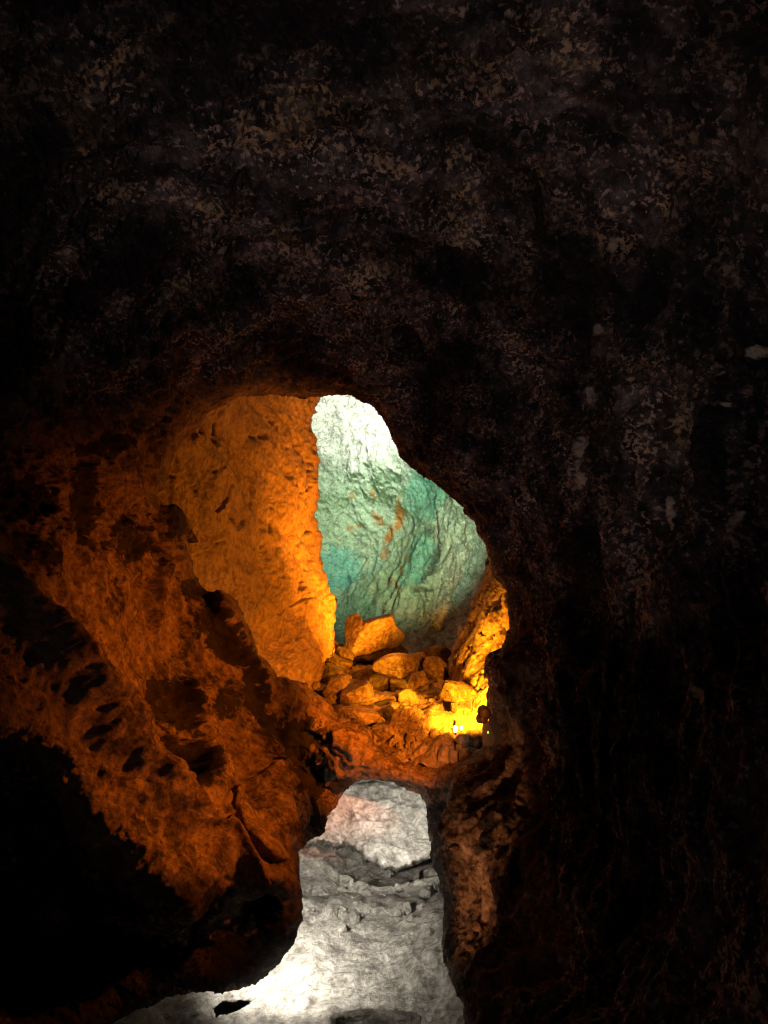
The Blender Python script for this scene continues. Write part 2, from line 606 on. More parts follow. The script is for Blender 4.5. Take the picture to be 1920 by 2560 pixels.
# ------------------------------------------------------------------ cave shell in front
UP = [(835, 986), (870, 988), (905, 1005), (935, 1020), (955, 1045), (975, 1075), (992, 1110), (1000, 1140), (1020, 1160), (1050, 1185),
      (1085, 1200), (1110, 1225), (1140, 1255), (1165, 1285), (1190, 1305), (1192, 1335), (1215, 1375), (1230, 1398), (1240, 1435),
      (1262, 1455), (1275, 1475), (1272, 1530), (1280, 1575), (1262, 1605), (1245, 1640), (1218, 1645), (1216, 1680), (1224, 1720),
      (1222, 1760), (1228, 1785), (1220, 1835), (1205, 1880), (1150, 1900), (1060, 1908), (1010, 1912), (960, 1890), (930, 1862),
      (925, 1830), (880, 1808), (845, 1795), (815, 1755), (765, 1712), (715, 1700), (690, 1700), (665, 1655), (640, 1640),
      (610, 1560), (590, 1510), (570, 1485), (545, 1482), (525, 1490), (495, 1470), (480, 1440), (472, 1400), (462, 1375), (466, 1340),
      (462, 1290), (435, 1265), (400, 1262), (388, 1235), (405, 1215), (415, 1160), (440, 1110), (490, 1062), (510, 1030), (560, 1010), (600, 990),
      (680, 982), (760, 990), (810, 990)]
LOW = [(905, 1945), (960, 1950), (1010, 1962), (1052, 1985), (1066, 2010), (1068, 2080), (1080, 2150), (1098, 2200), (1112, 2250), (1108, 2330),
       (1112, 2400), (1130, 2460), (1160, 2510), (1168, 2570), (1200, 2750), (1300, 3700), (100, 3700), (120, 2800), (200, 2600), (330, 2520),
       (450, 2480), (560, 2478), (640, 2462), (690, 2415), (730, 2360), (750, 2300), (752, 2200), (752, 2130), (775, 2100), (810, 2082), (815, 2045),
       (840, 2020), (855, 1985), (880, 1960)]


def fg_hole(u, v):
    d = np.minimum(sdf_poly(u, v, UP), sdf_poly(u, v, LOW))
    q = np.stack([u / 60, v / 60, 0 * u], -1)
    return d + 7 * fbm(q, 4, 5, 0.6)


FG = Depth([
    (-900, -900, 1.8), (960, -900, 2.2), (2820, -900, 1.8),
    (-900, 0, 2.2), (0, 0, 2.9), (500, 0, 3.4), (960, 0, 3.5), (1400, 0, 3.4), (1920, 0, 2.7), (2820, 0, 1.9),
    (-900, 500, 2.6), (0, 500, 3.9), (500, 500, 4.9), (960, 500, 5.2), (1400, 500, 4.9), (1920, 500, 3.4), (2820, 500, 2.2),
    (0, 800, 4.6), (350, 800, 6.0), (700, 800, 7.3), (900, 800, 7.5), (1200, 800, 6.9), (1500, 800, 5.4), (1920, 800, 3.8),
    (650, 960, 8.6), (850, 960, 8.9), (990, 1040, 8.7), (1130, 1200, 8.3), (1260, 1400, 7.9), (1300, 1550, 7.7), (1240, 1680, 7.9), (1240, 1850, 8.0),
    (1400, 1200, 6.4), (1400, 1600, 6.3), (1480, 1900, 5.4), (1350, 2000, 6.4), (1300, 2200, 6.1), (1180, 2050, 7.2), (1180, 2300, 6.4), (1150, 2480, 5.7),
    (1350, 2350, 5.6), (1340, 2560, 4.7),
    (1600, 1300, 5.0), (1920, 1300, 3.6), (1600, 2000, 4.6), (1920, 2000, 3.4), (1920, 2560, 3.0), (2820, 1300, 2.2), (2820, 2560, 2.0), (1500, 2560, 4.2),
    (480, 1030, 8.2), (390, 1180, 7.6), (440, 1400, 7.5), (560, 1520, 7.6), (660, 1700, 7.9),
    (0, 1000, 5.0), (200, 1100, 6.1), (200, 1400, 5.8), (0, 1400, 4.8), (300, 1700, 6.2), (0, 1650, 4.6), (450, 1650, 7.2), (500, 1900, 6.8), (650, 1850, 7.9),
    (690, 2050, 6.7), (735, 2250, 6.25), (500, 2100, 6.2),
    (0, 1790, 4.4), (120, 1880, 4.75), (250, 2040, 5.1), (350, 2150, 5.35), (470, 2220, 5.6),
    (0, 1900, 4.9), (90, 1980, 5.15), (210, 2130, 5.6), (320, 2240, 5.8), (430, 2320, 6.0),
    (100, 2250, 5.9), (280, 2400, 6.0), (0, 2560, 5.3), (440, 2440, 5.9), (620, 2380, 6.2), (600, 2250, 6.35),
    (-900, 1300, 2.6), (-900, 2560, 2.7), (-900, 3500, 2.2), (100, 3500, 2.6), (1500, 3500, 2.4), (2820, 3500, 1.8),
    (760, 1780, 8.5), (850, 1860, 8.5), (760, 1880, 9.0), (700, 1930, 8.6), (790, 2000, 8.9), (850, 1930, 8.9),
    (980, 1925, 8.7), (1100, 1930, 8.6), (1180, 1900, 8.2), (1110, 2020, 8.3),
])


RIDGES = [([(-200, 1250), (17, 1528), (142, 1699), (245, 1830), (342, 1944), (490, 2120), (560, 2200)], 26, 0.16),
          ([(-100, 1700), (34, 1805), (131, 1885), (188, 1960), (228, 2065), (296, 2118), (416, 2186), (470, 2195)], 30, 0.12),
          ([(400, 1880), (450, 1960), (540, 2060), (640, 2160), (735, 2230)], 16, 0.12),
          ([(470, 1720), (480, 1800), (520, 1930), (600, 2050), (700, 2150)], 14, 0.10),
          ([(430, 1900), (440, 1990), (500, 2080), (560, 2200)], 12, 0.10),
          ([(640, 1860), (650, 1960), (720, 2020), (770, 2090)], 24, 0.14),
          ([(60, 1150), (130, 1060), (160, 960)], 26, 0.12),
          ([(180, 1110), (280, 1070), (370, 1050)], 14, 0.10),
          ([(395, 1250), (405, 1330), (400, 1420), (380, 1560)], 12, 0.10),
          ([(460, 1400), (540, 1495), (600, 1600), (660, 1700), (760, 1760), (850, 1830), (920, 1900)], 15, 0.10),
          ([(760, 1770), (830, 1860), (870, 1930), (800, 2000)], 12, 0.10)]


def strokes(u, v, lst):
    s = np.zeros_like(u)
    wu = u + 16 * fbm(np.stack([u / 70, v / 70, 0 * u], -1), 3, 301)
    wv = v + 16 * fbm(np.stack([u / 70, v / 70, 0 * u + 9], -1), 3, 302)
    for pl, w, h in lst:
        best = np.full(u.shape, 1e9)
        for (ax, ay), (bx, by) in zip(pl, pl[1:]):
            ex, ey = bx - ax, by - ay
            t = np.clip(((wu - ax) * ex + (wv - ay) * ey) / (ex * ex + ey * ey), 0, 1)
            best = np.minimum(best, (wu - ax - ex * t) ** 2 + (wv - ay - ey * t) ** 2)
        s = s + h * np.exp(-best / (2 * w * w))
    return s


def blobs(lst, seed, scale=22, amp=0.7):
    def f(u, v, p):
        w = fbm(np.stack([u / scale, v / scale, 0 * u + seed], -1), 4, seed, 0.65)
        s = np.zeros_like(u)
        for (x, y, rx, ry, ang, k) in lst:
            c, s_ = math.cos(math.radians(ang)), math.sin(math.radians(ang))
            dx, dy = u - x, v - y
            a = (dx * c + dy * s_) / rx
            b = (-dx * s_ + dy * c) / ry
            r = np.sqrt(a * a + b * b) + w * amp
            s = np.maximum(s, k * sst(1.25, 0.7, r))
        return s
    return f


SHADE = [(438, 1310, 30, 48, 0, 1.6), (400, 1930, 26, 62, -12, 1.6), (465, 1925, 18, 32, 0, .9), (420, 1760, 60, 75, -20, 1.1), (455, 1690, 40, 50, 0, .6),  # black patches: shade of hollows and undercuts painted in, with some black lava
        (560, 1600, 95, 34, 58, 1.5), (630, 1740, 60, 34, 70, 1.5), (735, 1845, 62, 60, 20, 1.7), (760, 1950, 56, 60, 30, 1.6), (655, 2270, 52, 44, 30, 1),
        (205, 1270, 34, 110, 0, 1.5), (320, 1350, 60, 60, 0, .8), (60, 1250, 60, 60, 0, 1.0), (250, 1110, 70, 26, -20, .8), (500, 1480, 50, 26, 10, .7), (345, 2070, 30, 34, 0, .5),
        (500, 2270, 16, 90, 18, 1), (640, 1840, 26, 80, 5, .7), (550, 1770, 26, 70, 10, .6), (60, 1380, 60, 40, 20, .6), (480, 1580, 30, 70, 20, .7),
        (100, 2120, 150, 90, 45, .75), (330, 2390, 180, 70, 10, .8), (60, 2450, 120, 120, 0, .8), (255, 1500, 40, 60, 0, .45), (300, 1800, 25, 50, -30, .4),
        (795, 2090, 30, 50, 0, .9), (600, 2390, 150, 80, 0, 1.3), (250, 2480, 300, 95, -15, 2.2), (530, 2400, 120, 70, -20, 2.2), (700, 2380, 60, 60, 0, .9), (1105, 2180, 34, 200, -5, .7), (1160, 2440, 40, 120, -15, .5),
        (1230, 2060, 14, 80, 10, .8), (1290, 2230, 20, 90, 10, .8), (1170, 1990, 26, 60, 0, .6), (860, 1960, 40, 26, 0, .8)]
SHADEF = blobs(SHADE, 41, 34, 1.25)


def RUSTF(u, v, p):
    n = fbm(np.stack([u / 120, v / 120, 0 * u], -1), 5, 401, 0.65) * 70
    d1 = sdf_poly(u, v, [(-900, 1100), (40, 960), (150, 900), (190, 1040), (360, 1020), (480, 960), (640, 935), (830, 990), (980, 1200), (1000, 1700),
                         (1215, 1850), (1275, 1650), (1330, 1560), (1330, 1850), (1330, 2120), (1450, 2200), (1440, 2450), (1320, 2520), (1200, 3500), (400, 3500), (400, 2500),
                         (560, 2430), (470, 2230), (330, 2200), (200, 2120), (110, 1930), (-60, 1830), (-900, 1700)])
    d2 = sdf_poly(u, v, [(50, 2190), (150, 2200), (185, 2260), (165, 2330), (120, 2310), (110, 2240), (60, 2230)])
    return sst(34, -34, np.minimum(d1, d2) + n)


PALEF = blobs([(1678, 1275, 12, 34, 0, 1), (1650, 1271, 7, 6, 0, 1), (1684, 1320, 5, 20, 0, .8), (1738, 1738, 12, 26, -35, 1), (1908, 880, 13, 16, 20, .8), (1862, 1292, 7, 14, 0, .7),
               (1785, 1030, 8, 16, 10, .8), (1765, 1090, 4, 26, 5, .7), (1710, 1054, 16, 5, 0, .7), (1856, 1018, 6, 6, 0, .8), (1845, 940, 10, 5, -40, .7), (1820, 975, 4, 8, 0, .7),
               (1290, 2440, 4, 26, 20, .6), (1475, 1120, 16, 26, 10, .7), (1460, 1190, 8, 30, 0, .7), (1485, 985, 12, 20, 0, .6), (1550, 600, 8, 22, 0, .5), (1480, 830, 14, 12, 0, .6)], 51, 12, 0.9)
HOLLOW = blobs(SHADE[:17], 41, 46, 0.9)


FLOW = np.array([0.33, 0.62, -0.71])
FLOW /= np.linalg.norm(FLOW)
ACRO = np.array([0.10, 0.73, 0.68])
ACRO -= FLOW * ACRO.dot(FLOW)
ACRO /= np.linalg.norm(ACRO)
OUTW = np.cross(FLOW, ACRO)


def fg_disp(p, u, v, hd):
    n_big = fbm(p * 0.9, 3, 1) * 0.28 * (1 - 0.5 * sst(820, 620, u) * sst(900, 1150, v))
    clump = (ridged(p * 1.5, 6, 7, 0.62) - 0.3) * 0.23
    # left wall: drapes and runnels flowing down to the right
    a = p @ FLOW
    b = p @ ACRO
    o_ = p @ OUTW
    w = fbm(p * 1.1, 3, 33) * 0.5
    q = np.stack([a * 0.42, (b + w * 0.35) * 1.9, o_ * 0.7 + w * 0.4], -1)
    runs = (ridged(q, 5, 44, 0.47) - 0.25) * 0.085 + 2.0 * strokes(u, v, RIDGES) - 0.04 * HOLLOW(u, v, p)
    runs = runs + (ridged(q * 3.1 + 4, 3, 45, 0.6) - 0.25) * 0.035
    runs = runs * (1 - 0.75 * strokes(u, v, [(RIDGES[1][0], 55, 1.0)]))
    lw = sst(820, 620, u) * sst(1250, 1550, v)
    # right wall: hanging vertical flakes
    q2 = np.stack([p[..., 0] * 3.6 + w, p[..., 1] * 3.0, p[..., 2] * 1.0], -1)
    flakes = (ridged(q2, 4, 77, 0.5) - 0.3) * 0.15
    rw = sst(1040, 1160, u) * sst(1300, 1600, v)
    d = n_big + clump * (1 - lw * 0.6) * (1 - rw * 0.9) + runs * lw + flakes * rw
    fine = fbm(p * 11, 3, 55, 0.6) * 0.035
    calm = 0.25 + 0.75 * sst(0, 60, hd)
    return (d * calm + fine) * np.clip(np.linalg.norm(p - [0, 0, CAMZ], axis=-1) / 5.0, 0.5, 1.15)


us = axis_(-12, 1932, 3.4, -900, 2820, 26)
vs = axis_(-12, 2572, 3.4, -900, 3500, 26)


def poly_cls(poly):
    return lambda u, v: sdf_poly(u, v, poly) < 0


ceil_poly = [(-1000, -1000), (2900, -1000), (2900, 1200), (1700, 1250), (1420, 1150), (1190, 1250), (1000, 1090), (850, 1100), (560, 1030),
             (420, 1010), (250, 1030), (60, 1000), (-1000, 1150)]
ledge_poly = [(650, 1690), (760, 1640), (1210, 1840), (1225, 1870), (1180, 1900), (1100, 1970), (980, 2060), (850, 2100), (760, 2040), (640, 1800)]
pillar_poly = [(1040, 1880), (1215, 1850), (1290, 1800), (1310, 2000), (1300, 2120), (1420, 2180), (1430, 2440), (1300, 2480), (1200, 2620), (1100, 2640), (1000, 2400), (1000, 1950)]
layer([
    ('cave_ceiling', 'dark clinkery lava ceiling speckled with pale flecks above the lit opening', M['ceiling'], poly_cls(ceil_poly)),
    ('rock_ledge', 'orange lit lava ledge running under the rubble between upper and lower openings', M['left'], poly_cls(ledge_poly)),
    ('cave_wall_left', 'rough rust orange lava wall with black hollows left of the opening', M['left'], lambda u, v: u < 900),
    ('rock_pillar', 'rust brown pillar of hanging rock flakes right of the lower opening', M['left'], poly_cls(pillar_poly)),
    ('cave_wall_right', 'near black lava wall with hanging flakes right of the openings', M['right'], None),
], us, vs, FG, fg_disp, fg_hole, wrap=0.9, wrap_low=0.5, out_px=100, attrs={'painted_shade': SHADEF, 'rust': RUSTF, 'pale': PALEF})

# ------------------------------------------------------------------ gallery behind the opening
GL = [(905, 960), (800, 975), (798, 1000), (790, 1020), (775, 1040), (774, 1065), (786, 1100), (793, 1150), (796, 1250), (798, 1330), (802, 1400), (812, 1450), (832, 1520), (826, 1560),
      (826, 1600), (806, 1650), (792, 1700), (778, 1730), (690, 1760), (690, 2100), (2000, 2100), (2000, 960)]


def gl_hole(u, v):
    return sdf_poly(u, v, GL) + 4.5 * fbm(np.stack([u / 28, v / 28, 0 * u], -1), 4, 15, 0.6)


GLD = Depth([(250, 900, 7.9), (400, 1250, 8.6), (470, 1450, 8.9), (300, 1700, 8.0), (600, 1000, 10.5), (600, 1300, 10.5), (620, 1550, 10.3), (690, 1700, 10.2),
             (740, 1000, 13.5), (730, 1300, 13.0), (790, 1100, 15.0), (795, 1400, 14.6), (760, 1520, 12.4), (825, 1540, 13.8), (700, 1610, 10.9), (760, 1640, 11.2), (800, 1640, 12.3),
             (740, 1760, 10.5), (600, 700, 9.5), (850, 700, 13.5)])


CRACKS = [([(525, 1285), (548, 1248), (575, 1212)], 2.6, -0.30), ([(636, 1190), (640, 1230), (632, 1270)], 2.4, -0.22), ([(592, 1322), (616, 1298)], 5, -0.25),
          ([(560, 1290), (572, 1300)], 4, -0.2), ([(690, 1300), (684, 1335)], 2.2, -0.16), ([(668, 1365), (672, 1395)], 2.2, -0.16), ([(735, 1360), (760, 1340), (785, 1325)], 2.6, -0.2),
          ([(700, 1530), (740, 1500), (780, 1490)], 2.4, -0.18), ([(640, 1520), (670, 1470), (680, 1430)], 3.0, -0.18), ([(610, 1520), (650, 1530), (655, 1570)], 2.4, -0.16),
          ([(470, 1390), (510, 1380), (545, 1350)], 2.6, -0.12), ([(545, 1060), (530, 1100)], 8, -0.3), ([(630, 1088), (650, 1092)], 6, -0.3), ([(400, 1200), (440, 1190)], 4, -0.15),
          ([(745, 1230), (775, 1215)], 3, -0.15), ([(520, 1180), (560, 1150), (580, 1100)], 3, -0.12), ([(760, 1100), (765, 1200), (770, 1290)], 4, -0.15)]


def gl_disp(p, u, v, hd):
    q = np.stack([p[..., 0] * 1.4 + p[..., 2] * 0.5, p[..., 1] * 0.8, p[..., 2] * 0.6], -1)
    d = fbm(p * 0.5, 3, 61) * 0.35 + fbm(q * 1.5, 4, 62) * 0.13
    c = np.clip(ridged(q * 0.9 + 5, 2, 63) - 0.80, 0, 0.12) * -1.6
    pits = np.clip(fbm(p * 3.2, 3, 64) - 0.33, 0, 1) * -0.5 * sst(1240, 1080, v)
    d = d + pits + 0.3 * strokes(u, v, CRACKS) * (0.4 + 1.2 * sst(-0.3, 0.3, fbm(p * 4.0, 3, 68))) + (ridged(p * np.array([3.0, 1.2, 3.0]), 4, 66, 0.6) - 0.3) * (0.03 + 0.07 * np.exp(-hd / 40.0) + 0.05 * sst(1350, 1500, v))
    d = d + (fbm(np.stack([(p[..., 0] + p[..., 2]) * 2.6, p[..., 1] * 0.8, (p[..., 2] - p[..., 0]) * 0.7], -1), 3, 67)) * 0.09 + fbm(p * 5, 4, 65, 0.65) * 0.06
    return d


layer([('gallery_wall_left', 'smooth orange lit lava wall with cracks, left inside the opening', M['smooth'], None)],
      axis_(380, 850, 2.2, 200, 860, 20), axis_(950, 1790, 2.2, 600, 1900, 20), GLD, gl_disp, gl_hole, wrap=3.0, out_px=60, curl=0.5, curl_px=18)

BW = Depth([(300, 500, 20), (700, 1000, 23), (900, 1000, 22.5), (850, 1200, 22.5), (960, 1150, 21.2), (1000, 1250, 21.2), (930, 1400, 22.2), (1030, 1400, 20.6), (1100, 1300, 20.0), (1180, 1320, 18.5),
            (1230, 1400, 17.5), (1180, 1500, 17.0), (1100, 1620, 16.6), (850, 1580, 20.5), (980, 1600, 18.8), (720, 1700, 19), (1000, 1900, 16), (1600, 1300, 14), (1600, 1900, 13), (1600, 500, 16), (300, 1900, 18)])


def bw_disp(p, u, v, hd):
    w = fbm(p * 0.5, 3, 70) * 1.2
    q = p * np.array([0.8, 0.8, 0.55]) + w[..., None]
    return fbm(p * 0.35, 3, 71) * 0.5 + (ridged(q * 1.1, 5, 72, 0.6) - 0.3) * 0.25 + fbm(p * 4.5, 3, 73, 0.6) * 0.09


def blobs(lst, seed, scale=22, amp=0.7):
    def f(u, v, p):
        w = fbm(np.stack([u / scale, v / scale, 0 * u + seed], -1), 4, seed, 0.65)
        s = np.zeros_like(u)
        for (x, y, rx, ry, ang, k) in lst:
            c, s_ = math.cos(math.radians(ang)), math.sin(math.radians(ang))
            dx, dy = u - x, v - y
            a = (dx * c + dy * s_) / rx
            b = (-dx * s_ + dy * c) / ry
            r = np.sqrt(a * a + b * b) + w * amp
            s = np.maximum(s, k * sst(1.25, 0.7, r))
        return s
    return f


bw_at = {
    'green': lambda u, v, p: 0.72 * sst(1120, 1230, v + 60 * fbm(np.stack([u / 90, v / 90, 0 * u], -1), 3, 8)) * sst(1120, 1000, u - 0.2 * (v - 1300)) * sst(1660, 1500, v),
    'teal': blobs([(1065, 1240, 55, 70, 20, .8), (845, 1420, 60, 55, 0, 1.0), (1050, 1400, 34, 75, 22, .85), (960, 1380, 10, 90, 25, .5), (830, 1560, 30, 40, 0, .2)], 21),
    'ochre': blobs([(992, 1290, 10, 42, 8, 1), (975, 1340, 12, 30, 15, 1), (966, 1380, 8, 22, 10, .8), (940, 1300, 22, 9, 40, .9), (925, 1240, 4, 18, -20, .9), (870, 1320, 12, 5, 0, .8),
                    (895, 1318, 8, 4, 0, .8), (1010, 1430, 6, 18, -25, .8), (1020, 1400, 5, 14, 0, .7), (875, 1240, 6, 10, 0, .6), (1000, 1470, 5, 22, -30, .7)], 22, 9, 0.8),
    'dark': blobs([(1088, 1400, 8, 55, 22, .8), (1060, 1475, 24, 6, -10, .7), (875, 1450, 5, 20, -15, .7), (872, 1500, 4, 26, 0, .6), (1080, 1330, 10, 18, 10, .6)], 23, 8, 0.9),
}
layer([('gallery_wall_back', 'green and white mineral stained rock wall at the far end of the gallery', M['green'], None)],
      axis_(740, 1290, 2.4, 300, 1600, 14), axis_(960, 1660, 2.4, 400, 1950, 14), BW, bw_disp, None, attrs=bw_at)

GR = [(1262, 1380), (1230, 1400), (1200, 1470), (1182, 1520), (1150, 1590), (1132, 1625), (1126, 1690), (1112, 1740), (1090, 1790), (1040, 1880), (500, 1880), (500, 900), (1262, 900)]


def gr_hole(u, v):
    return sdf_poly(u, v, GR) + 4 * fbm(np.stack([u / 24, v / 24, 0 * u], -1), 4, 25, 0.6)


GRD = Depth([(1240, 1400, 13.5), (1190, 1520, 13.0), (1140, 1640, 12.4), (1120, 1760, 11.2), (1220, 1550, 11.5), (1270, 1450, 11.8), (1280, 1600, 10.8), (1210, 1700, 10.2), (1230, 1790, 9.4),
             (1160, 1790, 10.2), (1400, 1500, 9.0), (1400, 1900, 8.6), (1500, 1200, 9.0), (1250, 1250, 13), (1100, 1900, 9.4)])


def gr_disp(p, u, v, hd):
    pits = np.clip(fbm(p * 5.0, 4, 81, 0.6) - 0.10, 0, 1) * -0.55
    return fbm(p * 0.8, 3, 80) * 0.25 + pits + (ridged(p * 4, 4, 83, 0.6) - 0.3) * 0.06 + fbm(p * 9, 3, 82) * 0.03


layer([('gallery_wall_right', 'pitted amber lit rock wall beside the floodlight', M['amber'], None)],
      axis_(1020, 1300, 2.2, 1010, 1560, 20), axis_(1370, 1900, 2.2, 1150, 1960, 20), GRD, gr_disp, gr_hole, wrap=2.0, out_px=60, curl=0.3, curl_px=14)

GF = Depth([(600, 1950, 9.0), (900, 1930, 9.0), (1300, 1950, 8.6), (650, 1800, 10.8), (900, 1800, 10.7), (1200, 1800, 9.6), (700, 1700, 13.3), (950, 1700, 13.3), (1200, 1700, 12),
            (850, 1645, 16.5), (1050, 1650, 15.6), (600, 1600, 17), (1400, 1600, 13.5)])


def gf_disp(p, u, v, hd):
    return fbm(p * 0.9, 3, 90) * 0.25 + (ridged(p * 1.7, 4, 92) - 0.3) * 0.16 + fbm(p * 6, 3, 93) * 0.03


layer([('gallery_floor', 'rubble strewn brown rock floor of the upper gallery', M['boulder'], None)],
      axis_(660, 1310, 4.0, 560, 1450, 20), axis_(1638, 1912, 3.0, 1636, 1915, 20), GF, gf_disp)

# ------------------------------------------------------------------ lower passage
LPD = Depth([(700, 1900, 11.0), (1100, 1900, 11.0), (940, 2050, 10.3), (820, 2120, 10.0), (1060, 2120, 10.0), (760, 2250, 8.8), (930, 2250, 8.9), (1110, 2250, 8.5),
             (740, 2350, 8.0), (930, 2350, 8.1), (1110, 2370, 7.4), (600, 2500, 7.0), (930, 2460, 7.2), (1150, 2500, 6.6), (300, 2600, 6.0), (930, 2600, 6.2), (1200, 2700, 5.5),
             (100, 3500, 3.0), (930, 3500, 3.2), (1500, 3500, 3.0), (100, 2400, 7.2), (1400, 2300, 7.6)])


def lp_edge(u):
    return 2105 + 48 * np.exp(-((u - 990) / 75.0) ** 2) + 18 * sst(880, 960, u) + 6 * perlin(np.stack([u / 17, 0 * u, 0 * u + 3.3], -1), 4)


def lp_depth(u, v):
    z = LPD(u, v)
    e = lp_edge(u)
    lip = sst(-30, 30, u - 790 + 0 * v)
    rec = sst(e - 1, e + 5, v) * sst(2262, 2190, v + 14 * perlin(np.stack([u / 40, v / 40, 0 * u], -1), 9))
    z = z + rec * 0.75
    # hollow arch at the foot
    arch = 2545 - 22 * np.exp(-((u - 940) / 110.0) ** 2)
    z = z + 0.5 * sst(arch - 2, arch + 10, v) * sst(820, 860, u) * sst(1060, 1020, u) * sst(2700, 2600, v)
    # crevice at the left foot
    cr = sdf_poly(u, v, [(530, 2520), (560, 2506), (600, 2505), (640, 2500), (610, 2520), (570, 2535), (540, 2540)])
    z = z + 0.5 * sst(4, -4, cr)
    return z


def lp_disp(p, u, v, hd):
    w = fbm(p * 0.8, 3, 95) * 0.6
    up = sst(2190, 2140, v)
    q = np.stack([p[..., 0] * 1.3, p[..., 1] * 1.2, p[..., 2] * (3.2)], -1) + w[..., None]
    layered = (ridged(q * 1.4, 5, 96, 0.6) - 0.3) * 0.13
    soft = fbm(p * 1.2, 3, 97) * 0.12 + fbm(p * 4.2, 4, 98, 0.6) * 0.045 + (ridged(p * 2.2 + w[..., None], 4, 99) - 0.4) * 0.035
    return layered * up + soft * (1 - 0.5 * up) + fbm(p * 13, 2, 100) * 0.012


layer([('lower_passage_wall', 'pale grey layered rock slab wall seen through the lower opening', M['pale'], lambda u, v: v < 2235),
       ('lower_passage_floor', 'white lit uneven rock floor at the bottom of the lower opening', M['pale'], None)],
      axis_(420, 1180, 2.8, 40, 1500, 20), axis_(1920, 2575, 2.8, 1850, 3500, 24), lp_depth, lp_disp)

# ------------------------------------------------------------------ boulders


def tag(o, label, cat, group=None):
    o['label'] = label
    o['category'] = cat
    if group:
        o['group'] = group
    return o


TILT = np.array(Matrix.Rotation(0.35, 3, 'Z') @ Matrix.Rotation(0.3, 3, 'X'))


def boulder(outline, z, thick, seed, mat, name='boulder', boxy=0.26, nfac=11, res=96):
    """solid rock with the given outline (photo pixels at depth z) and real thickness"""
    poly = np.array(outline, float)
    cu, cv = poly.mean(0)
    poly = (poly - [cu, cv]) * 1.10 + [cu, cv]
    rs = np.random.RandomState(seed)
    nt_, np_ = res, res // 2
    th = np.linspace(0, 2 * math.pi, nt_, endpoint=False)
    # radius by ray casting
    q = np.roll(poly, -1, 0)
    R = np.zeros(nt_)
    for k, t in enumerate(th):
        dx, dy = math.cos(t), math.sin(t)
        best = 0
        for (ax, ay), (bx, by) in zip(poly - [cu, cv], q - [cu, cv]):
            ex, ey = bx - ax, by - ay
            den = dx * ey - dy * ex
            if abs(den) < 1e-9:
                continue
            s = (ax * ey - ay * ex) / den
            w = (ax * dy - ay * dx) / den
            if s > 0 and -1e-6 <= w <= 1 + 1e-6:
                best = max(best, s)
        R[k] = best
    ph = np.linspace(0, math.pi, np_ + 1)
    TH, PH = np.meshgrid(th, ph)
    sn = np.abs(np.sin(PH)) ** boxy
    cs = np.sign(np.cos(PH)) * np.abs(np.cos(PH)) ** 0.8
    du = np.cos(TH) * R[None] * sn
    dv = np.sin(TH) * R[None] * sn
    X = du / FPX * z
    Y = -dv / FPX * z
    D = -cs * thick / 2
    pts = np.stack([X, Y, D], -1)
    size = R.mean() / FPX * z
    for _ in range(nfac):
        n = rs.normal(size=3)
        n[2] = -abs(n[2]) * 1.2 - 0.8
        n /= np.linalg.norm(n)
        ext = np.percentile((pts.reshape(-1, 3) @ n), 100)
        dcut = ext * rs.uniform(0.58, 0.85)
        ex_ = np.clip(pts @ n - dcut, 0, None)
        pts = pts - ex_[..., None] * n * 0.92
    off = rs.uniform(-50, 50, 3)
    nn = pts / (np.linalg.norm(pts, axis=-1)[..., None] + 1e-9)
    pts = pts + nn * (size * (0.075 * fbm(pts / size * 1.3 + off, 5, seed, 0.6) + 0.06 * (ridged(pts / size * 2.6 + off, 4, seed + 1, 0.6) - 0.5) + 0.05 * (ridged((pts @ TILT) / size * np.array([.7, 3.4, .9]) + off, 2, seed + 2) - 0.5)))[..., None]
    c = P(np.float64(cu), np.float64(cv), np.float64(z + thick * 0.3))
    x_dir = np.array([1.0, 0, 0])
    y_dir = np.array([0, -sp, cp])
    f_dir = np.array([0, cp, sp])
    wpt = pts[..., 0:1] * x_dir + pts[..., 1:2] * y_dir + pts[..., 2:3] * f_dir
    base = wpt[..., 2].min()
    wpt = wpt - np.array([0, 0, base])
    flat = wpt.reshape(-1, 3)
    idx = np.arange((np_ + 1) * nt_).reshape(np_ + 1, nt_)
    a, b = idx[:-1], np.roll(idx[:-1], -1, 1)
    d_, c_ = idx[1:], np.roll(idx[1:], -1, 1)
    F = np.stack([a, b, c_, d_], -1).reshape(-1, 4)
    o = mesh_from(name, flat, F, mat)
    bm = bmesh.new()
    bm.from_mesh(o.data)
    bmesh.ops.remove_doubles(bm, verts=bm.verts, dist=1e-5)
    bmesh.ops.recalc_face_normals(bm, faces=bm.faces)
    bm.to_mesh(o.data)
    bm.free()
    o.location = (c[0], c[1], c[2] + base)
    return o


def zz(pts):
    return [(700 + x / 2.676, 1480 + y / 2.676) for x, y in pts]


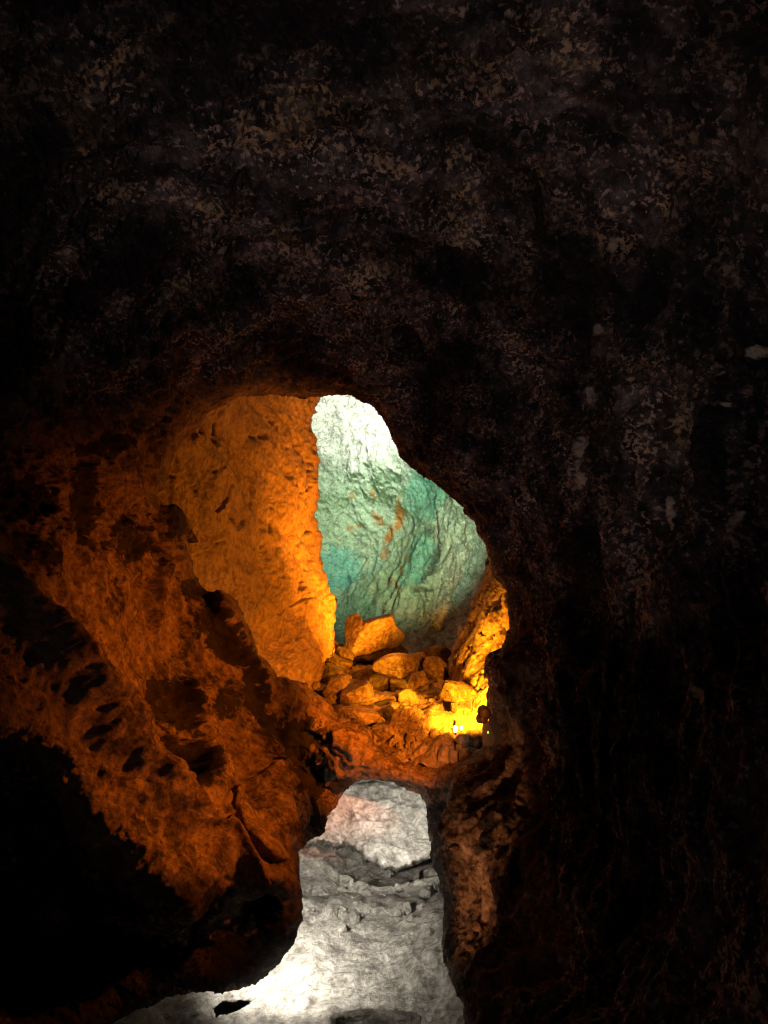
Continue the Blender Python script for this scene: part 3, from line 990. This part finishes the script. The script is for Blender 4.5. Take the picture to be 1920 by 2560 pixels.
BG = 'boulders piled on the gallery floor'
DARK = {2, 3, 7, 8, 12, 14, 15, 17, 19, 21, 22, 23, 24, 25}  # brown stones and those in shade, darkened by material
B = [
    ([(435, 180), (530, 165), (545, 212), (640, 185), (740, 165), (765, 235), (825, 290), (820, 335), (770, 378), (680, 372), (600, 395), (520, 400), (480, 430), (420, 415), (410, 385), (450, 345), (440, 280), (425, 210)], 14.6, 1.0,
     'big orange block with notched top, highest of the pile against the green wall'),
    ([(330, 310), (395, 350), (385, 385), (345, 390), (320, 350)], 14.9, .4, 'small orange stone wedged between the left wall and the highest block'),
    ([(390, 370), (470, 390), (500, 430), (470, 470), (400, 450), (370, 410)], 14.2, .4, 'dull orange lump just under the left corner of the highest block'),
    ([(500, 400), (640, 375), (800, 370), (860, 410), (760, 450), (640, 490), (540, 480), (480, 450)], 14.9, .8, 'dark shadowed boulder directly beneath the highest orange block'),
    ([(640, 480), (700, 440), (760, 425), (870, 430), (985, 415), (980, 460), (940, 520), (840, 540), (820, 610), (740, 590), (660, 560), (630, 510)], 12.9, .7,
     'wide cracked orange slab with jagged flat top in the middle of the pile'),
    ([(985, 450), (1060, 445), (1110, 490), (1110, 600), (1040, 612), (960, 600), (985, 550), (960, 500)], 12.6, .6, 'blocky orange boulder touching the right end of the wide cracked slab'),
    ([(840, 640), (880, 560), (960, 540), (990, 600), (920, 620), (870, 670)], 12.2, .5, 'narrow orange wedge leaning under the wide cracked slab'),
    ([(930, 410), (1080, 355), (1140, 400), (1130, 470), (1060, 440), (980, 425)], 14.0, .7, 'brown slab at the foot of the grey wall, behind the blocky boulder'),
    ([(225, 500), (320, 488), (400, 520), (440, 560), (380, 595), (240, 575)], 12.9, .6, 'olive brown stone beside the foot of the smooth left wall'),
    ([(290, 670), (340, 590), (440, 562), (478, 580), (440, 630), (390, 680), (350, 760), (320, 710)], 11.6, .5, 'long orange stone slanting up to the right on the left side'),
    ([(200, 620), (260, 603), (268, 635), (225, 650)], 11.4, .2, 'fist sized orange stone at the left end of the pile'),
    ([(415, 670), (500, 640), (580, 612), (610, 640), (632, 720), (600, 770), (480, 782), (405, 765)], 11.3, .6, 'square shouldered orange boulder left of centre'),
    ([(590, 600), (640, 565), (720, 580), (765, 660), (730, 750), (640, 750), (600, 670)], 12.0, .7, 'dim brown boulder behind the square shouldered one'),
    ([(795, 680), (860, 658), (900, 680), (955, 790), (900, 802), (840, 808), (800, 775)], 10.9, .45, 'bright yellow lit stone at the centre of the pile'),
    ([(925, 690), (1050, 658), (1130, 690), (1120, 740), (990, 785), (950, 755)], 11.3, .6, 'reddish brown boulder right of the bright yellow stone'),
    ([(1110, 610), (1230, 618), (1345, 690), (1260, 706), (1190, 730), (1110, 745), (1080, 690)], 9.95, .45, 'dark pointed slab jutting over the brightest corner'),
    ([(390, 790), (500, 778), (640, 815), (680, 860), (560, 870), (400, 840)], 10.3, .5, 'low flat orange slab in front of the square shouldered boulder'),
    ([(630, 820), (740, 772), (775, 810), (740, 870), (680, 880)], 10.5, .4, 'small brown slab just left of the front block'),
    ([(770, 830), (900, 803), (960, 832), (1000, 812), (1130, 830), (1175, 900), (1120, 970), (960, 1000), (880, 1010), (790, 970), (745, 890)], 9.5, .7,
     'large orange front block beside the two small lit bulbs'),
    ([(1148, 745), (1188, 745), (1182, 790), (1168, 808), (1150, 790)], 9.75, .12, 'small dark stone peg in front of the brightest patch'),
    ([(615, 920), (740, 880), (785, 950), (700, 1015), (640, 990)], 9.7, .5, 'rounded orange stone left of the front block'),
    ([(480, 560), (590, 520), (640, 560), (600, 620), (500, 620)], 13.0, .6, 'shadowed brown stone behind the long slanting one'),
    ([(740, 590), (840, 600), (850, 660), (790, 690), (740, 660)], 11.9, .5, 'dark stone between the wide slab and the bright yellow stone'),
    ([(1000, 610), (1100, 600), (1110, 650), (1040, 670), (960, 670)], 12.4, .6, 'dark stone under the blocky orange boulder'),
    ([(640, 750), (760, 720), (800, 790), (740, 820), (640, 800)], 11.0, .4, 'flat brown stone between the square and the yellow stones'),
    ([(330, 400), (400, 450), (480, 480), (450, 520), (330, 500), (290, 450)], 13.9, .7, 'dark brown rock against the smooth left wall'),
]
for i, (ol, z, th, lab) in enumerate(B):
    tag(boulder(zz(ol), z, th, 200 + i, M['brown_shaded_boulder' if i in DARK else 'boulder']), lab, 'boulder', BG)

# small broken stones filling the gaps


def gravel(name, label, spots_, mat, seed):
    rs = np.random.RandomState(seed)
    V, F = [], []
    ico = bmesh.new()
    bmesh.ops.create_icosphere(ico, subdivisions=1, radius=1.0)
    iv = np.array([v.co[:] for v in ico.verts])
    ifc = np.array([[v.index for v in f.verts] for f in ico.faces])
    ico.free()
    n0 = 0
    for p, r in spots_:
        a = iv * rs.uniform(0.75, 1.15, (len(iv), 1)) * rs.uniform(0.6, 1.3, 3) * r
        R_ = np.array(Matrix.Rotation(rs.uniform(0, 6), 3, 'Z') @ Matrix.Rotation(rs.uniform(-.7, .7), 3, 'X'))
        V.append(a @ R_.T + p)
        F.append(ifc + n0)
        n0 += len(iv)
    o = mesh_from(name, np.concatenate(V), np.concatenate(F), mat, smooth=False)
    o['kind'] = 'stuff'
    o['label'] = label
    return o


rs_ = np.random.RandomState(5)
sp_ = []
for k in range(650):
    u_, v_ = rs_.uniform(700, 1215), rs_.uniform(1655, 1900)
    z_ = GF(np.array([[u_]]), np.array([[v_]]))[0, 0] - rs_.uniform(0.0, 0.12)
    sp_.append((P(np.float64(u_), np.float64(v_), np.float64(z_)), rs_.uniform(0.3, 1.0) ** 2 * 0.11 + 0.015))
gravel('broken_stones', 'small broken stones and chips between the boulders', sp_, M['boulder'], 6)
sp_ = []
for k in range(70):
    u_ = rs_.uniform(765, 1090)
    v_ = 2240 + rs_.normal() * 42 + 16 * math.sin(u_ / 40)
    z_ = lp_depth(np.array([[u_]]), np.array([[v_]]))[0, 0] - rs_.uniform(-0.02, 0.1)
    sp_.append((P(np.float64(u_), np.float64(v_), np.float64(z_)), rs_.uniform(0.3, 1.0) ** 3 * 0.11 + 0.010))
gravel('pale_stones', 'pale broken stones along the step in the lower passage', sp_, M['pale'], 7)

# ------------------------------------------------------------------ floodlight, bulbs, cable
RF = Matrix(((1, 0, 0), (0, cp, -sp), (0, sp, cp)))   # right, forward, up of the view


def emp(name, loc):
    o = bpy.data.objects.new(name, None)
    o.empty_display_size = 0.1
    C.objects.link(o)
    o.location = loc
    return o


def obj(name, bm, mat, parent=None, loc=None):
    me = bpy.data.meshes.new(name)
    bmesh.ops.recalc_face_normals(bm, faces=bm.faces)
    bm.to_mesh(me)
    bm.free()
    me.materials.append(mat)
    for p in me.polygons:
        p.use_smooth = len(p.vertices) == 4 and False
    o = bpy.data.objects.new(name, me)
    C.objects.link(o)
    if parent:
        o.parent = parent
    if loc:
        o.location = loc
    return o


def tube(bm, pts, r, seg=12, cap=True):
    rings = []
    pts = [Vector(p) for p in pts]
    rr = r if isinstance(r, (list, tuple)) else [r] * len(pts)
    for i, p in enumerate(pts):
        d = (pts[min(i + 1, len(pts) - 1)] - pts[max(i - 1, 0)]).normalized()
        a = d.cross(Vector((0, 0, 1)))
        if a.length < 0.05:
            a = d.cross(Vector((0, 1, 0)))
        a.normalize()
        b = d.cross(a)
        rings.append([bm.verts.new(p + (a * math.cos(t) + b * math.sin(t)) * rr[i]) for t in [2 * math.pi * k / seg for k in range(seg)]])
    for r0, r1 in zip(rings, rings[1:]):
        for k in range(seg):
            f = bm.faces.new((r0[k], r0[(k + 1) % seg], r1[(k + 1) % seg], r1[k]))
            f.smooth = True
    if cap:
        bm.faces.new(rings[0][::-1])
        bm.faces.new(rings[-1])


def prism(bm, outline, y0, y1):
    """outline in local right/up metres, extruded forward"""
    a = [bm.verts.new(RF @ Vector((x, y0, z))) for x, z in outline]
    b = [bm.verts.new(RF @ Vector((x, y1, z))) for x, z in outline]
    n = len(a)
    bm.faces.new(a)
    bm.faces.new(b[::-1])
    for k in range(n):
        bm.faces.new((a[k], b[k], b[(k + 1) % n], a[(k + 1) % n]))
    bmesh.ops.bevel(bm, geom=bm.edges[:], offset=0.004, segments=2, affect='EDGES')


ZL = 7.75
base_p = PV(1228, 1862, ZL)


def rel(u, v, dz=0.0):
    return PV(u, v, ZL + dz) - base_p


root = emp('floodlight', base_p)
tag(root, 'dark two headed floodlight on a slanting arm beside the glowing yellow corner', 'floodlight')


def head(u, v, r_px, direction, L0, rim=True):
    c = rel(u, v)
    d = Vector(direction).normalized()
    r = r_px / FPX * ZL
    bm = bmesh.new()
    tube(bm, [c - d * L0 * 1.0, c - d * L0 * 0.96, c - d * L0 * 0.8, c - d * L0 * .4, c + d * L0 * 0.3, c + d * L0 * 0.62, c + d * L0 * 0.64, c + d * L0 * 0.64 - d * 0.01],
         [r * 0.25, r * 0.62, r * 0.93, r, r, r * 1.05, r * 1.05, r * 0.92], 40)
    h = obj('lamp_head', bm, M['brown'], root)
    bm = bmesh.new()
    tube(bm, [c + d * (L0 * 0.64), c + d * (L0 * 0.64 + 0.006)], [r * 0.9, r * 0.85], 32)
    obj('lens', bm, M['glass'], h)
    return c


c1 = head(1211, 1780, 14.5, (-0.12, 0.98, 0.10), 0.08)
c2 = head(1205, 1797, 11.5, (-0.50, 0.85, 0.0), 0.06)
bm = bmesh.new()
ol = [(1222, 1788), (1234, 1786), (1247, 1812), (1256, 1842), (1254, 1853), (1234, 1864), (1239, 1843), (1224, 1812)]
prism(bm, [((u - 1228) / FPX * ZL, -(v - 1862) / FPX * ZL) for u, v in ol], -0.02, 0.045)
obj('arm', bm, M['black'], root)
bm = bmesh.new()
ol = [(1212, 1806), (1220, 1803), (1240, 1843), (1233, 1866), (1210, 1866), (1208, 1830)]
prism(bm, [((u - 1228) / FPX * ZL, -(v - 1862) / FPX * ZL) for u, v in ol], 0.0, 0.10)
bx = obj('driver_box', bm, M['grey'], root)
bm = bmesh.new()
bmesh.ops.create_icosphere(bm, subdivisions=2, radius=0.009)
bmesh.ops.scale(bm, vec=(1, .6, 1.5), verts=bm.verts)
obj('indicator_light', bm, M['led'], root, rel(1220, 1831, -0.005))
bm = bmesh.new()
tube(bm, [c1 + Vector((0, .0, -.02)), (c1 + c2) / 2 + Vector((0.01, 0, 0)), c2], 0.022, 12)
tube(bm, [c1, rel(1226, 1796, 0.02)], 0.02, 12)
obj('bracket', bm, M['black'], root)


def bulb(u, v, z, w, h, label):
    p = PV(u, v, z)
    r = emp('small_lamp', p)
    tag(r, label, 'lamp', 'small lit bulbs by the front block')
    bm = bmesh.new()
    prof = [(-1.0, 0.25), (-0.8, .6), (-0.4, 0.95), (0, 1.0), (0.45, .8), (0.8, .45), (1.0, .1)]
    tube(bm, [Vector((0, 0, t * h)) for t, _ in prof], [w * k for _, k in prof], 20)
    obj('glass_bulb', bm, M['bulb'], r)
    bm = bmesh.new()
    tube(bm, [Vector((0, 0, -h * 1.0)), Vector((0, 0.01, -h * 1.7))], w * 0.45, 12)
    obj('socket', bm, M['black'], r)


bulb(1138.5, 1822, 8.75, 0.027, 0.040, 'larger white lit bulb in front of the yellow corner, left of the pair')
bulb(1154, 1820, 8.8, 0.016, 0.024, 'smaller white lit bulb, right of the larger one')

bm = bmesh.new()
pts = [PV(1182, 1742, 9.3), PV(1179, 1758, 9.25), PV(1177.5, 1775, 9.2), PV(1178, 1792, 9.1), PV(1181, 1806, 9.0)]
fine = []
for a, b in zip(pts, pts[1:]):
    for k in range(4):
        fine.append(a.lerp(b, k / 4))
fine.append(pts[-1])
tube(bm, fine, 0.004, 8)
tag(obj('cable', bm, M['black']), 'thin dark cable hanging across the glowing yellow corner', 'cable')
